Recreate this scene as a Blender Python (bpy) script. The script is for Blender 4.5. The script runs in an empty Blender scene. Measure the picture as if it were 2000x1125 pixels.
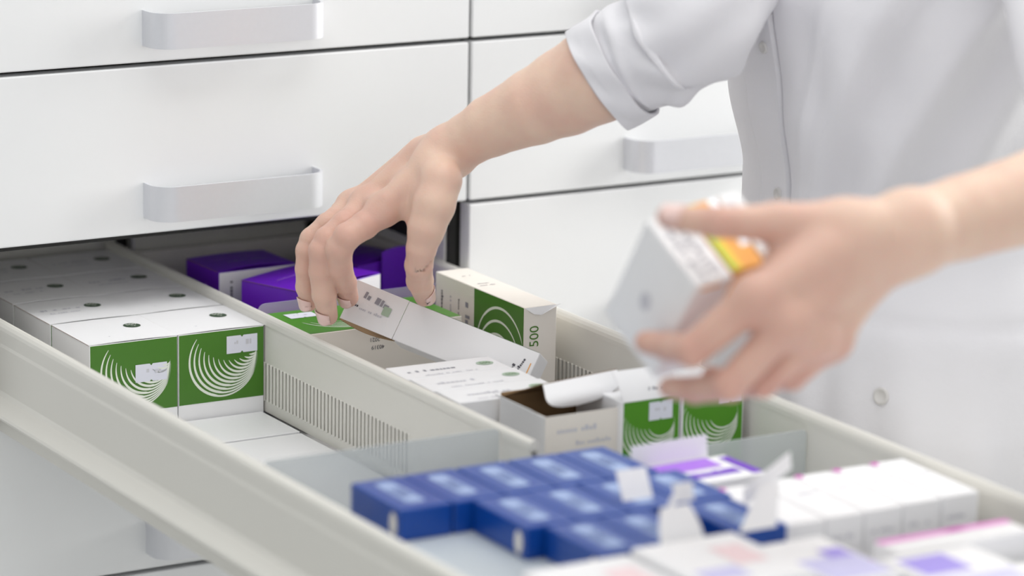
import bpy, bmesh, math, random
import numpy as np
from mathutils import Vector, Matrix
random.seed(7); rng = np.random.RandomState(5)
COL = bpy.context.scene.collection
SC = bpy.context.scene
PI = math.pi

# ------------------------------------------------------------------ camera
ROT = np.array([[0.86052594, 0.10195362, -0.49909975],
                [-0.50910771, 0.20568553, -0.8357648],
                [0.01744835, 0.97329283, 0.22890311]])
CAM = np.array([-1.7113909, -2.9562647, 1.6465336])
FPX = 6669.93
def ray(px, py): return ROT @ np.array([(px-1000)/FPX, -(py-562.5)/FPX, -1.0])
def onD(px, py, d): return Vector(CAM + ray(px, py)*d)
def onZ(px, py, z):
    r = ray(px, py); return Vector(CAM + r*((z-CAM[2])/r[2]))
def onY(px, py, y):
    r = ray(px, py); return Vector(CAM + r*((y-CAM[1])/r[1]))
cd = bpy.data.cameras.new('camera'); co = bpy.data.objects.new('camera', cd); COL.objects.link(co)
m4 = Matrix.Identity(4)
for i in range(3):
    for j in range(3): m4[i][j] = ROT[i, j]
    m4[i][3] = CAM[i]
co.matrix_world = m4
cd.sensor_width = 36; cd.lens = FPX/2000*36; cd.clip_start = .05; cd.clip_end = 60
cd.dof.use_dof = True; cd.dof.focus_distance = 3.22; cd.dof.aperture_fstop = 2.9; cd.dof.aperture_blades = 0
SC.camera = co

# ------------------------------------------------------------------ materials
def s2l(c):
    return tuple(((x/255)/12.92 if x/255 <= .04045 else ((x/255+.055)/1.055)**2.4) for x in c)
MATS = {}
def mat(name, rgb, rough=.5, metal=0, spec=.5, noise=0, nscale=40, bump=0, bscale=300, alpha=None, coat=0, sss=0, trans=0):
    m = bpy.data.materials.new(name); m.use_nodes = True
    nt = m.node_tree; b = nt.nodes['Principled BSDF']
    c = s2l(rgb)
    b.inputs['Base Color'].default_value = (*c, 1)
    b.inputs['Roughness'].default_value = rough; b.inputs['Metallic'].default_value = metal
    b.inputs['Specular IOR Level'].default_value = spec
    if coat: b.inputs['Coat Weight'].default_value = coat; b.inputs['Coat Roughness'].default_value = .15
    if trans: b.inputs['Transmission Weight'].default_value = trans
    if sss:
        b.inputs['Subsurface Weight'].default_value = sss
        b.inputs['Subsurface Radius'].default_value = (.9, .35, .2); b.inputs['Subsurface Scale'].default_value = .006
    if alpha is not None: b.inputs['Alpha'].default_value = alpha
    tc = nt.nodes.new('ShaderNodeTexCoord')
    if noise:
        n = nt.nodes.new('ShaderNodeTexNoise'); n.inputs['Scale'].default_value = nscale; n.inputs['Detail'].default_value = 4
        r = nt.nodes.new('ShaderNodeMixRGB'); r.blend_type = 'MIX'
        r.inputs[1].default_value = (*[x*(1-noise) for x in c], 1); r.inputs[2].default_value = (*[min(1, x*(1+noise)) for x in c], 1)
        nt.links.new(tc.outputs['Object'], n.inputs['Vector']); nt.links.new(n.outputs['Fac'], r.inputs[0])
        nt.links.new(r.outputs[0], b.inputs['Base Color'])
    if bump:
        n2 = nt.nodes.new('ShaderNodeTexNoise'); n2.inputs['Scale'].default_value = bscale; n2.inputs['Detail'].default_value = 3
        bp = nt.nodes.new('ShaderNodeBump'); bp.inputs['Strength'].default_value = bump; bp.inputs['Distance'].default_value = .001
        nt.links.new(tc.outputs['Object'], n2.inputs['Vector']); nt.links.new(n2.outputs['Fac'], bp.inputs['Height'])
        nt.links.new(bp.outputs['Normal'], b.inputs['Normal'])
    MATS[name] = m; return m
mat('lacquer', (238, 239, 240), .32, noise=.012, nscale=3)
mat('carcass', (238, 238, 234), .7, noise=.1)
mat('carcass_face', (205, 205, 198), .5, noise=.02)
mat('alu', (222, 223, 228), .36, metal=.35, noise=.02, nscale=200)
mat('drawer_metal', (226, 224, 217), .38, noise=.015, nscale=6, bump=.05, bscale=900)
mat('steel', (232, 232, 226), .35, metal=.1, noise=.1, nscale=15)
mat('liner', (240, 242, 245), .35, noise=.01, nscale=9)
mat('dark', (24, 24, 22), .6, noise=.05)
mat('card_white', (243, 243, 245), .42, noise=.008, nscale=30, bump=.03)
mat('card_grey', (196, 204, 210), .45, noise=.02)
mat('card_cream', (236, 230, 222), .5, noise=.015, nscale=30, bump=.03)
mat('card_edge', (150, 112, 92), .7, noise=.1)
mat('kraft', (140, 112, 78), .8, noise=.08, nscale=60, bump=.1)
mat('green', (70, 122, 34), .35, noise=.04, nscale=60)
mat('green_bright', (76, 142, 24), .35, noise=.04, nscale=60)
mat('green_dark', (56, 78, 56), .45, noise=.05)
mat('green_pale', (170, 192, 170), .45, noise=.05)
mat('print_white', (232, 238, 226), .4, noise=.01)
mat('purple', (108, 30, 196), .32, noise=.05, nscale=50)
mat('purple_light', (168, 110, 225), .4, noise=.03)
mat('magenta', (214, 70, 190), .4, noise=.03)
mat('pink', (240, 150, 222), .4, noise=.03)
mat('lavender', (205, 203, 240), .45, noise=.02)
mat('violet_print', (165, 150, 232), .45, noise=.03)
mat('blue', (6, 66, 152), .30, noise=.06, nscale=40)
mat('blue_label', (150, 172, 214), .35, noise=.04, nscale=120)
mat('print_grey', (150, 150, 160), .5, noise=.1)
mat('print_soft', (206, 206, 214), .5, noise=.03)
mat('print_dark', (70, 68, 78), .5, noise=.1)
mat('sticker', (226, 228, 240), .5, noise=.015)
mat('orange', (245, 170, 60), .4, noise=.05)
mat('yellow', (236, 214, 40), .4, noise=.05)
mat('lime', (140, 190, 30), .4, noise=.05)
mat('foil', (200, 202, 208), .3, metal=.7, noise=.05)
mat('wall', (236, 238, 236), .8, noise=.02, nscale=4)
mat('floor', (196, 196, 192), .4, noise=.04, nscale=3)
mat('ceiling', (240, 240, 240), .9, noise=.01)
mat('trouser', (235, 235, 238), .8, noise=.02, bump=.2)
mat('shoe', (235, 235, 235), .5, noise=.03)
mat('hair', (92, 62, 40), .5, noise=.3, nscale=150)
mat('nail', (240, 206, 198), .28, coat=.5, noise=.02)
mat('button', (214, 212, 210), .35, noise=.02)
mat('lip', (190, 110, 105), .5, noise=.05)
mat('eye', (240, 240, 240), .3, noise=.01)
def fabric():
    m = mat('coat', (232, 231, 235), .85, spec=.2)
    nt = m.node_tree; b = nt.nodes['Principled BSDF']
    tc = nt.nodes.new('ShaderNodeTexCoord')
    w = nt.nodes.new('ShaderNodeTexNoise'); w.inputs['Scale'].default_value = 1400; w.inputs['Detail'].default_value = 2
    n = nt.nodes.new('ShaderNodeTexNoise'); n.inputs['Scale'].default_value = 22; n.inputs['Detail'].default_value = 5
    a = nt.nodes.new('ShaderNodeMath'); a.operation = 'MULTIPLY_ADD'; a.inputs[1].default_value = .12
    bp = nt.nodes.new('ShaderNodeBump'); bp.inputs['Strength'].default_value = .5; bp.inputs['Distance'].default_value = .004
    nt.links.new(tc.outputs['Object'], w.inputs['Vector']); nt.links.new(tc.outputs['Object'], n.inputs['Vector'])
    nt.links.new(w.outputs['Fac'], a.inputs[0]); nt.links.new(n.outputs['Fac'], a.inputs[2])
    nt.links.new(a.outputs[0], bp.inputs['Height']); nt.links.new(bp.outputs['Normal'], b.inputs['Normal'])
    b.inputs['Sheen Weight'].default_value = .15
fabric()
def skin():
    m = mat('skin', (228, 190, 170), .48, spec=.4, sss=.35)
    nt = m.node_tree; b = nt.nodes['Principled BSDF']
    b.inputs['Subsurface Scale'].default_value = .005
    tc = nt.nodes.new('ShaderNodeTexCoord')
    n = nt.nodes.new('ShaderNodeTexNoise'); n.inputs['Scale'].default_value = 28; n.inputs['Detail'].default_value = 5
    r = nt.nodes.new('ShaderNodeValToRGB')
    r.color_ramp.elements[0].position = .3; r.color_ramp.elements[0].color = (*s2l((227, 190, 172)), 1)
    r.color_ramp.elements[1].position = .72; r.color_ramp.elements[1].color = (*s2l((234, 205, 184)), 1)
    at = nt.nodes.new('ShaderNodeAttribute'); at.attribute_name = 'blush'
    mx = nt.nodes.new('ShaderNodeMixRGB'); mx.blend_type = 'MIX'; mx.inputs[2].default_value = (*s2l((198, 140, 130)), 1)
    v = nt.nodes.new('ShaderNodeTexVoronoi'); v.inputs['Scale'].default_value = 700
    n2 = nt.nodes.new('ShaderNodeTexNoise'); n2.inputs['Scale'].default_value = 120; n2.inputs['Detail'].default_value = 4
    ad = nt.nodes.new('ShaderNodeMath'); ad.operation = 'MULTIPLY_ADD'; ad.inputs[1].default_value = .25
    bp = nt.nodes.new('ShaderNodeBump'); bp.inputs['Strength'].default_value = .35; bp.inputs['Distance'].default_value = .0012
    L = nt.links
    for q in (n, v, n2): L.new(tc.outputs['Object'], q.inputs['Vector'])
    L.new(n.outputs['Fac'], r.inputs[0]); L.new(r.outputs[0], mx.inputs[1]); L.new(at.outputs['Fac'], mx.inputs[0])
    L.new(mx.outputs[0], b.inputs['Base Color'])
    L.new(v.outputs['Distance'], ad.inputs[0]); L.new(n2.outputs['Fac'], ad.inputs[2]); L.new(ad.outputs[0], bp.inputs['Height'])
    L.new(bp.outputs['Normal'], b.inputs['Normal'])
skin()
def plastic(name, rgb, fac):
    m = bpy.data.materials.new(name); m.use_nodes = True; nt = m.node_tree
    b = nt.nodes['Principled BSDF']; out = nt.nodes['Material Output']
    b.inputs['Roughness'].default_value = .25
    n = nt.nodes.new('ShaderNodeTexNoise'); n.inputs['Scale'].default_value = 8
    r = nt.nodes.new('ShaderNodeMixRGB'); c = s2l(rgb)
    r.inputs[1].default_value = (*[x*.97 for x in c], 1); r.inputs[2].default_value = (*c, 1)
    nt.links.new(n.outputs['Fac'], r.inputs[0]); nt.links.new(r.outputs[0], b.inputs['Base Color'])
    t = nt.nodes.new('ShaderNodeBsdfTransparent'); mx = nt.nodes.new('ShaderNodeMixShader'); mx.inputs[0].default_value = fac
    nt.links.new(t.outputs[0], mx.inputs[1]); nt.links.new(b.outputs[0], mx.inputs[2]); nt.links.new(mx.outputs[0], out.inputs['Surface'])
    MATS[name] = m
plastic('acrylic_lilac', (178, 170, 196), .62)
plastic('acrylic_clear', (214, 220, 222), .50)

# ------------------------------------------------------------------ mesh helpers
class MB:
    def __init__(s): s.v = []; s.f = []; s.m = []; s.mats = []; s.smooth = []
    def mi(s, name):
        if name not in s.mats: s.mats.append(name)
        return s.mats.index(name)
    def add(s, verts, faces, mt, smooth=False, T=None):
        o = len(s.v)
        for p in verts:
            p = Vector(p); s.v.append(tuple(T @ p) if T is not None else tuple(p))
        k = s.mi(mt)
        for f in faces: s.f.append([i+o for i in f]); s.m.append(k); s.smooth.append(smooth)
    def box(s, a, b, mt, bev=0.0, T=None, seg=2):
        a = Vector(a); b = Vector(b)
        bm = bmesh.new(); bmesh.ops.create_cube(bm, size=1)
        for v in bm.verts:
            v.co = Vector([(a[i]+b[i])/2 + v.co[i]*abs(b[i]-a[i]) for i in range(3)])
        if bev > 0: bmesh.ops.bevel(bm, geom=list(bm.edges), offset=bev, segments=seg, affect='EDGES', profile=.5)
        bm.verts.index_update()
        s.add([v.co.copy() for v in bm.verts], [[v.index for v in f.verts] for f in bm.faces], mt, bev > 0 and seg > 2, T)
        bm.free()
    def extrude(s, prof, p0, p1, axis, mt, T=None):
        # closed 2D profile in the plane across `axis`, run from p0 to p1
        n = len(prof); vs = []
        for t in (p0, p1):
            for (a, b) in prof:
                vs.append({'y': (a, t, b), 'z': (a, b, t), 'x': (t, a, b)}[axis])
        fs = [[i, (i+1) % n, (i+1) % n+n, i+n] for i in range(n)] + [list(range(n))[::-1], list(range(n, 2*n))]
        s.add(vs, fs, mt, False, T)
    def build(s, name, parent=None, flat=True):
        me = bpy.data.meshes.new(name); me.from_pydata(s.v, [], s.f)
        for x in s.mats: me.materials.append(MATS[x])
        me.polygons.foreach_set('material_index', s.m); me.polygons.foreach_set('use_smooth', s.smooth)
        bm = bmesh.new(); bm.from_mesh(me)
        bmesh.ops.recalc_face_normals(bm, faces=bm.faces); bm.to_mesh(me); bm.free()
        me.update()
        o = bpy.data.objects.new(name, me); COL.objects.link(o)
        if parent: o.parent = parent
        return o
def empty(name, loc=(0, 0, 0)):
    o = bpy.data.objects.new(name, None); COL.objects.link(o); o.location = loc; o.empty_display_size = .05; return o
def tag(o, label=None, cat=None, group=None, kind=None):
    for k, x in (('label', label), ('category', cat), ('group', group), ('kind', kind)):
        if x: o[k] = x
    return o
TXT = {}
def text_mesh(s):
    if s in TXT: return TXT[s]
    cu = bpy.data.curves.new('t', 'FONT'); cu.body = s; cu.size = 1; cu.resolution_u = 3
    ob = bpy.data.objects.new('t', cu); COL.objects.link(ob)
    dg = bpy.context.evaluated_depsgraph_get(); me = ob.evaluated_get(dg).to_mesh()
    v = [tuple(x.co) for x in me.vertices]; f = [list(p.vertices) for p in me.polygons]
    ob.evaluated_get(dg).to_mesh_clear(); bpy.data.objects.remove(ob); bpy.data.curves.remove(cu)
    xs = [a[0] for a in v]; ys = [a[1] for a in v]
    x0, x1, y0, y1 = min(xs), max(xs), min(ys), max(ys); h = y1-y0
    v = [((a[0]-(x0+x1)/2)/h, (a[1]-(y0+y1)/2)/h) for a in v]
    TXT[s] = (v, f, (x1-x0)/h); return TXT[s]
class Face:
    """a printed face: origin (lower left seen from outside), right and up axes, outward normal"""
    def __init__(s, mb, o, u, v, T=None):
        s.mb = mb; s.o = Vector(o); s.u = Vector(u); s.v = Vector(v); s.n = s.u.cross(s.v).normalized(); s.T = T
    def P(s, x, y, lift=.00025): return s.o + s.u*x + s.v*y + s.n*lift
    def poly(s, pts, mt, lift=.00025):
        s.mb.add([s.P(x, y, lift) for x, y in pts], [list(range(len(pts)))], mt, False, s.T)
    def rect(s, x0, y0, x1, y1, mt, lift=.00025, r=0):
        if not r: return s.poly([(x0, y0), (x1, y0), (x1, y1), (x0, y1)], mt, lift)
        pts = []
        for cx, cy, a in ((x1-r, y1-r, 0), (x0+r, y1-r, 90), (x0+r, y0+r, 180), (x1-r, y0+r, 270)):
            for k in range(5):
                t = math.radians(a+k*22.5); pts.append((cx+r*math.cos(t), cy+r*math.sin(t)))
        s.poly(pts, mt, lift)
    def oval(s, cx, cy, rx, ry, mt, lift=.0003, n=24):
        s.poly([(cx+rx*math.cos(2*PI*k/n), cy+ry*math.sin(2*PI*k/n)) for k in range(n)], mt, lift)
    def text(s, t, cx, cy, h, mt, lift=.0004, rot=0, sx=1):
        v, f, _ = text_mesh(t); c, q = math.cos(rot), math.sin(rot)
        s.mb.add([s.P(cx+h*(x*sx*c-y*q), cy+h*(x*sx*q+y*c), lift) for x, y in v], f, mt, False, s.T)
    def line(s, x, y, length, h, mt, rot=0, seed=1, lift=.0003):
        # a row of small illegible strokes, the way fine print reads
        r = random.Random(seed); c, q = math.cos(rot), math.sin(rot); t = 0
        while t < length:
            w = h*r.uniform(.35, .8); hh = h*r.choice((.6, .6, .6, .95))
            if r.random() > .16:
                pts = [(t, 0), (t+w, 0), (t+w, hh), (t, hh)]
                s.poly([(x+a*c-b*q, y+a*q+b*c) for a, b in pts], mt, lift)
            t += w+h*.18
    def swirl(s, cx, cy, R, n, mt, a0=155, a1=395, rot=0, clip=None, lift=.0003, wk=.075, step=.072):
        # nested crescents that meet at one point on the rim
        tx, ty = math.cos(math.radians(a1-360-rot*0)), math.sin(math.radians(a1-360))
        for k in range(n):
            r = R*(1-step*k)
            ccx = tx*(R-r); ccy = ty*(R-r)
            st = a0+k*7.5; en = a1-2
            N = 36; out = []; inn = []
            for i in range(N+1):
                t = i/N; a = math.radians(st+(en-st)*t)
                w = R*wk*(math.sin(PI*min(1, t*1.15+.02))**.6 if t < .85 else math.sin(PI*min(1, t*1.15+.02-.0))**.6 if t*1.15+.02 < 1 else 0.02)*(.70 if t > .5 else .95)*(1-.02*k)
                out.append(((r)*math.cos(a)+ccx, (r)*math.sin(a)+ccy)); inn.append(((r-w)*math.cos(a)+ccx, (r-w)*math.sin(a)+ccy))
            c, q = math.cos(math.radians(rot)), math.sin(math.radians(rot))
            def tr(p):
                x, y = cx+p[0]*c-p[1]*q, cy+p[0]*q+p[1]*c
                if clip: x = min(max(x, clip[0]), clip[2]); y = min(max(y, clip[1]), clip[3])
                return x, y
            for i in range(N):
                quad = [tr(out[i]), tr(out[i+1]), tr(inn[i+1]), tr(inn[i])]
                ar = sum(quad[j][0]*quad[(j+1) % 4][1]-quad[(j+1) % 4][0]*quad[j][1] for j in range(4))
                if abs(ar) > 1e-10: s.poly(quad, mt, lift+.00002*k)
def frame(origin, xdir, ydir=None, zdir=None):
    """4x4 with x along xdir; y in the plane of ydir"""
    x = Vector(xdir).normalized()
    if zdir is None: zdir = (0, 0, 1)
    z = Vector(zdir); z = (z - x*z.dot(x)).normalized(); y = z.cross(x)
    M = Matrix.Identity(4)
    for i in range(3): M[i][0] = x[i]; M[i][1] = y[i]; M[i][2] = z[i]; M[i][3] = origin[i]
    return M
def faces_of(mb, W, D, H, T=None):
    return dict(front=Face(mb, (0, 0, 0), (1, 0, 0), (0, 0, 1), T), left=Face(mb, (0, D, 0), (0, -1, 0), (0, 0, 1), T),
                right=Face(mb, (W, 0, 0), (0, 1, 0), (0, 0, 1), T), top=Face(mb, (0, 0, H), (1, 0, 0), (0, 1, 0), T),
                back=Face(mb, (W, D, 0), (-1, 0, 0), (0, 0, 1), T))
def lid_slab(W, D, H, mt='card_white', arch=.0016, parent=None, edge='card_edge', over=.0006, printer=None, name='lid'):
    """a slightly arched tuck-in lid lying on the carton top"""
    mb = MB(); n = 8; vs = []
    for t in (0.0, .0005):
        for j in (0, 1):
            for i in range(n+1):
                x = -over+(W+2*over)*i/n; y = (.0006, D-.0006)[j]
                k = math.sin(PI*i/n)
                vs.append((x, y-(0 if j else 0), H+.0002+t+arch*k*(1-.6*j)))
    fs = []
    N = n+1
    for i in range(n):
        fs.append([2*N+i, 2*N+i+1, 3*N+i+1, 3*N+i])
    mb.add(vs, fs, mt, True)
    fe = []
    for i in range(n): fe += [[i, i+1, 2*N+i+1, 2*N+i], [N+i, 3*N+i, 3*N+i+1, N+i+1]]
    mb.add(vs, fe, mt); mb.add(vs, [[0, 2*N, 3*N, N], [n, N+n, 3*N+n, 2*N+n]], edge)
    if printer:
        F = Face(mb, (0, 0, H+.0009), (1, 0, 0), (0, 1, 0)); F.arch = arch
        def P(x, y, lift=.00025, F=F):
            k = math.sin(PI*min(1, max(0, x/W))); return Vector((x, y, H+.00075+lift+arch*k*(1-.6*y/D)))
        F.P = P; printer(F)
    return mb.build(name, parent)
def sticker(F0, cx, cy, w, h, parent, n=1):
    """price label with small notches top and bottom"""
    mb = MB(); F = Face(mb, F0.o, F0.u, F0.v)
    k = w*.05
    pts = [(cx-w/2, cy-h/2), (cx-k, cy-h/2), (cx, cy-h/2+k*1.2), (cx+k, cy-h/2), (cx+w/2, cy-h/2),
           (cx+w/2, cy+h/2), (cx+k, cy+h/2), (cx, cy+h/2-k*1.2), (cx-k, cy+h/2), (cx-w/2, cy+h/2)]
    F.poly([pts[i] for i in (0, 1, 2, 7, 8, 9)], 'sticker', .0006); F.poly([pts[i] for i in (2, 3, 4, 5, 6, 7)], 'sticker', .0006)
    F.line(cx-w*.25, cy+h*.02, w*.16, h*.2, 'print_soft', seed=n, lift=.0008); F.line(cx+w*.12, cy-h*.05, w*.2, h*.3, 'print_soft', seed=n+9, lift=.0008)
    return mb.build('price_label', parent)

# ------------------------------------------------------------------ room
def plane_struct(name, a, b, mt):
    mb = MB(); mb.box(a, b, mt); return tag(mb.build(name), kind='structure')
plane_struct('floor', (-4.5, -6, -.05), (5, .72, 0), 'floor')
plane_struct('wall_back', (-4.5, .72, 0), (5, .84, 2.8), 'wall')
plane_struct('wall_right', (5, -6, 0), (5.1, .84, .85), 'wall')
plane_struct('ceiling', (-4.5, -6, 2.8), (5, .84, 2.9), 'ceiling')
mb = MB(); mb.box((5.0, -6, .85), (5.1, .84, .9), 'lacquer')
for y in (-6, -3.7, -1.4, .78): mb.box((5.0, y, .85), (5.1, y+.06, 2.8), 'lacquer')
tag(mb.build('window_1'), kind='structure')

# ------------------------------------------------------------------ cabinets
ROWS = [.082, .252, .422, .592, .762, .932, 1.1, 1.27, 1.44, 1.61, 1.78]
def handle(parent, x0, z0, w=.186, h=.0345):
    mb = MB(); d = .034; r = .022; t = .0028
    def path(off):
        pts = [(x0+off, 0)]
        for k in range(9):
            a = PI - (PI/2)*k/8 * 1.0
            pts.append((x0+r+(r-off)*math.cos(a), -(d-r)-(r-off)*math.sin(a)))
        for k in range(9):
            a = PI/2*(1-k/8)
            pts.append((x0+w-r+(r-off)*math.cos(a), -(d-r)-(r-off)*math.sin(a)))
        pts.append((x0+w-off, 0)); return pts
    A, B = path(0), path(t); n = len(A)
    vs = [(x, y, z) for z in (z0, z0+h) for P in (A, B) for x, y in P]
    def I(l, s, i): return l*2*n+s*n+i
    f1 = []; f2 = []
    for i in range(n-1):
        f1 += [[I(0, 0, i), I(0, 0, i+1), I(1, 0, i+1), I(1, 0, i)], [I(0, 1, i+1), I(0, 1, i), I(1, 1, i), I(1, 1, i+1)]]
        f2 += [[I(0, 0, i+1), I(0, 0, i), I(0, 1, i), I(0, 1, i+1)], [I(1, 0, i), I(1, 0, i+1), I(1, 1, i+1), I(1, 1, i)]]
    f2 += [[I(0, 0, 0), I(1, 0, 0), I(1, 1, 0), I(0, 1, 0)], [I(0, 0, n-1), I(0, 1, n-1), I(1, 1, n-1), I(1, 0, n-1)]]
    mb.add(vs, f1, 'alu', True); mb.add(vs, f2, 'alu', False)
    return mb.build('handle', parent)
def cabinet(x0, x1, hx, label, open_row=None):
    root = empty('drawer_cabinet', (x0, 0, 0)); tag(root, label, 'cabinet')
    L = -x0
    mb = MB()
    mb.box((.001, .027, .05), (.012, .70, 1.8), 'carcass'); mb.box((x1-x0-.012, .027, .05), (x1-x0-.001, .70, 1.8), 'carcass')
    mb.box((.001, .0212, .05), (.010, .0268, 1.8), 'dark'); mb.box((x1-x0-.010, .0212, .05), (x1-x0-.001, .0268, 1.8), 'dark')  # dark edge strips paint the shade of the upright seams
    mb.box((.001, .69, .05), (x1-x0-.001, .70, 1.8), 'carcass')
    mb.box((.001, .0, 1.785), (x1-x0-.001, .70, 1.81), 'lacquer'); mb.box((.02, .05, 0), (x1-x0-.02, .68, .08), 'carcass')
    for i, z in enumerate(ROWS):
        if open_row is not None and i == open_row: continue
        mb.box((.012, .027, z-.006), (x1-x0-.012, .69, z+.006), 'carcass')
        mb.box((.003, .0215, z-.006), (x1-x0-.003, .0268, z+.006), 'dark')  # dark strip paints the shade in the gap between drawer fronts
    mb.build('body', root)
    for i in range(len(ROWS)-1):
        if i == open_row: continue
        m = MB(); m.box((.002, 0, ROWS[i]+.0022), (x1-x0-.002, .02, ROWS[i+1]-.0022), 'lacquer', .0014, seg=2)
        dr = m.build('drawer', root)
        handle(dr, hx-x0, ROWS[i]+.0185)
    return root
cabA = cabinet(-.544, 0, -.3625, 'white lacquered drawer cabinet whose long drawer full of medicine cartons is pulled open', 4)
cabB = cabinet(.0, .60, .187, 'white drawer cabinet on the right with all drawers shut, behind the person in the coat')
cabC = cabinet(-1.09, -.546, -.9085, 'white drawer cabinet standing left of the one with the open drawer')

# open drawer (in cabinet A local frame: cabinet origin at x=-.544)
OX = .544
ZF = .7645; YB = .27; YF = -1.30
T0 = Matrix.Translation((OX, 0, 0))
mb = MB(); mb.box((-.509, YF, ZF-.004), (-.019, YB, ZF), 'liner', T=T0)
drawer = mb.build('drawer', cabA); drawer['label'] = 'open drawer pulled far out, full of medicine cartons'
def slots_panel(mb, xa, xb, z0, z1, s0, s1, ya, yb, sa, sb, mt, pitch=.0072, bar=.0036):
    """upright sheet with a band of upright slots cut right through"""
    mb.box((xa, ya, z0), (xb, yb, s0), mt, T=T0); mb.box((xa, ya, s1), (xb, yb, z1), mt, T=T0)
    if sa > ya: mb.box((xa, ya, s0), (xb, sa, s1), mt, T=T0)
    y = sa
    while y < sb-.001:
        mb.box((xa-.0010, y, s0-.001), (xb, y+bar, s1+.001), mt, .0008, T=T0, seg=1); y += pitch
    mb.box((xa, y, s0), (xb, yb, s1), mt, T=T0)
# left side: wall with rounded rim, outer shoulder and foot flange
def rimprof(x0, x1, z0, z1, n=6):
    c = (x0+x1)/2; r = (x1-x0)/2
    return [(x0, z0), (x1, z0)] + [(c+r*math.cos(PI*k/n), z1-r+r*math.sin(PI*k/n)) for k in range(n+1)]
mb = MB()
c = -.5145; r = .0062
prof = [(-.5085, .7608), (-.5085, .858)] + [(c+r*math.cos(PI*k/6), .8608+r*math.sin(PI*k/6)) for k in range(7)] + \
       [(-.5205, .848), (-.5215, .845), (-.5215, .802), (-.524, .798), (-.5385, .7895), (-.5395, .7870), (-.5385, .7845), (-.523, .779), (-.521, .775), (-.521, .7608)]
mb.extrude(prof, YF, YB, 'y', 'drawer_metal', T0)
mb.build('side_panel', drawer)
mb = MB()
slots_panel(mb, -.0211, -.0185, .7608, .8565, .783, .820, YF, YB, -.28, YB-.05, 'drawer_metal')
mb.box((-.0145, YF, .7608), (-.0115, YB, .8565), 'drawer_metal', T=T0)
mb.extrude(rimprof(-.0215, -.0085, .856, .867), YF, YB, 'y', 'drawer_metal', T0)
mb.build('side_panel', drawer)
mb = MB()
slots_panel(mb, -.2832, -.2818, .772, .8585, .783, .820, -.60, YB-.002, -.392, YB-.03, 'drawer_metal')
mb.box((-.2775, -.60, .772), (-.2758, YB-.002, .8585), 'drawer_metal', T=T0)
mb.extrude(rimprof(-.2842, -.2755, .858, .8672), -.60, YB-.002, 'y', 'drawer_metal', T0)
mb.box((-.283, -.60, ZF), (-.277, -.585, .772), 'drawer_metal', T=T0); mb.box((-.283, .24, ZF), (-.277, .262, .772), 'drawer_metal', T=T0)
mb.build('partition', drawer)
mb = MB(); mb.box((-.508, YB, .7608), (-.019, YB+.004, .85), 'drawer_metal', .001, T=T0); mb.build('back_panel', drawer)
mb = MB(); mb.box((-.544+.002, YF-.022, .7642), (-.004, YF-.002, .9298), 'lacquer', .0014, T=T0)
fr = mb.build('front_panel', drawer)
mb = MB()
for xa, xb in ((-.50, -.49), (-.040, -.030)):
    mb.box((xa, -1.1, .746), (xb, -.03, .7607), 'drawer_metal', .0015, T=T0)
mb.build('runner', drawer)
# fittings seen inside the opening, plus dark blocks for its shade
mb = MB()
for xa, xb in ((-.53, -.2585), (-.2435, -.015)):
    mb.box((xa, .30, .80), (xb, .304, .925), 'steel', .001, T=T0)
    mb.box((xa+.01, .285, .862), (xb-.012, .30, .868), 'steel', .001, T=T0)
    mb.box((xa, .29, .80), (xa+.003, .30, .925), 'alu', T=T0)
    for sx in (xa+.02, xb-.02):
        mb.add([(sx+.004*math.cos(a), yy, .88+.004*math.sin(a)) for yy in (.2995, .2965) for a in [PI*k/6 for k in range(12)]],
               [[k, (k+1) % 12, (k+1) % 12+12, k+12] for k in range(12)]+[list(range(12, 24))], 'alu', False, T0)
mb.build('rear_bracket', cabA)
mb = MB(); mb.box((-.275, .308, .75), (-.23, .33, .925), 'dark', T=T0); mb.box((-.033, .05, .886), (-.013, .62, .929), 'dark', .001, T=T0); mb.box((-.10, .31, .80), (-.033, .62, .929), 'dark', .001, T=T0); mb.build('shade_block', cabA)  # dark blocks added to put shade into the bracket gap and right corner
mb = MB(); mb.box((-.034, .30, .765), (-.0135, .60, .885), 'carcass_face', .002, T=T0); mb.build('inner_rail', cabA)

# loose plastic cross dividers
def cross_divider(x0, x1, y, z0, z1, mt, label, r=.01):
    mb = MB(); pts = [(x0, z0), (x1, z0)]
    for cx, a in ((x1-r, 0), (x0+r, 90)):
        for k in range(5):
            t = math.radians(a+22.5*k); pts.append((cx+r*math.cos(t), z1-r+r*math.sin(t)))
    n = len(pts)
    vs = [(a, y+dy, b) for dy in (0, .002) for a, b in pts]
    mb.add(vs, [[i, (i+1) % n, (i+1) % n+n, i+n] for i in range(n)]+[list(range(n)), list(range(n, 2*n))[::-1]], mt)
    return tag(mb.build('cross_divider'), label, 'divider')
cross_divider(-.2745, -.0225, -.072, ZF, .870, 'acrylic_lilac', 'translucent lilac plastic cross divider between the green topped carton and the purple cartons', .008)
cross_divider(-.5075, -.2855, -.552, ZF, .8665, 'acrylic_clear', 'clear plastic cross divider in the left lane just behind the blue cartons', .004)
cross_divider(-.2745, -.0225, -.632, ZF, .852, 'acrylic_clear', 'clear plastic cross divider in the right lane in front of the green cartons', .004)

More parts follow.
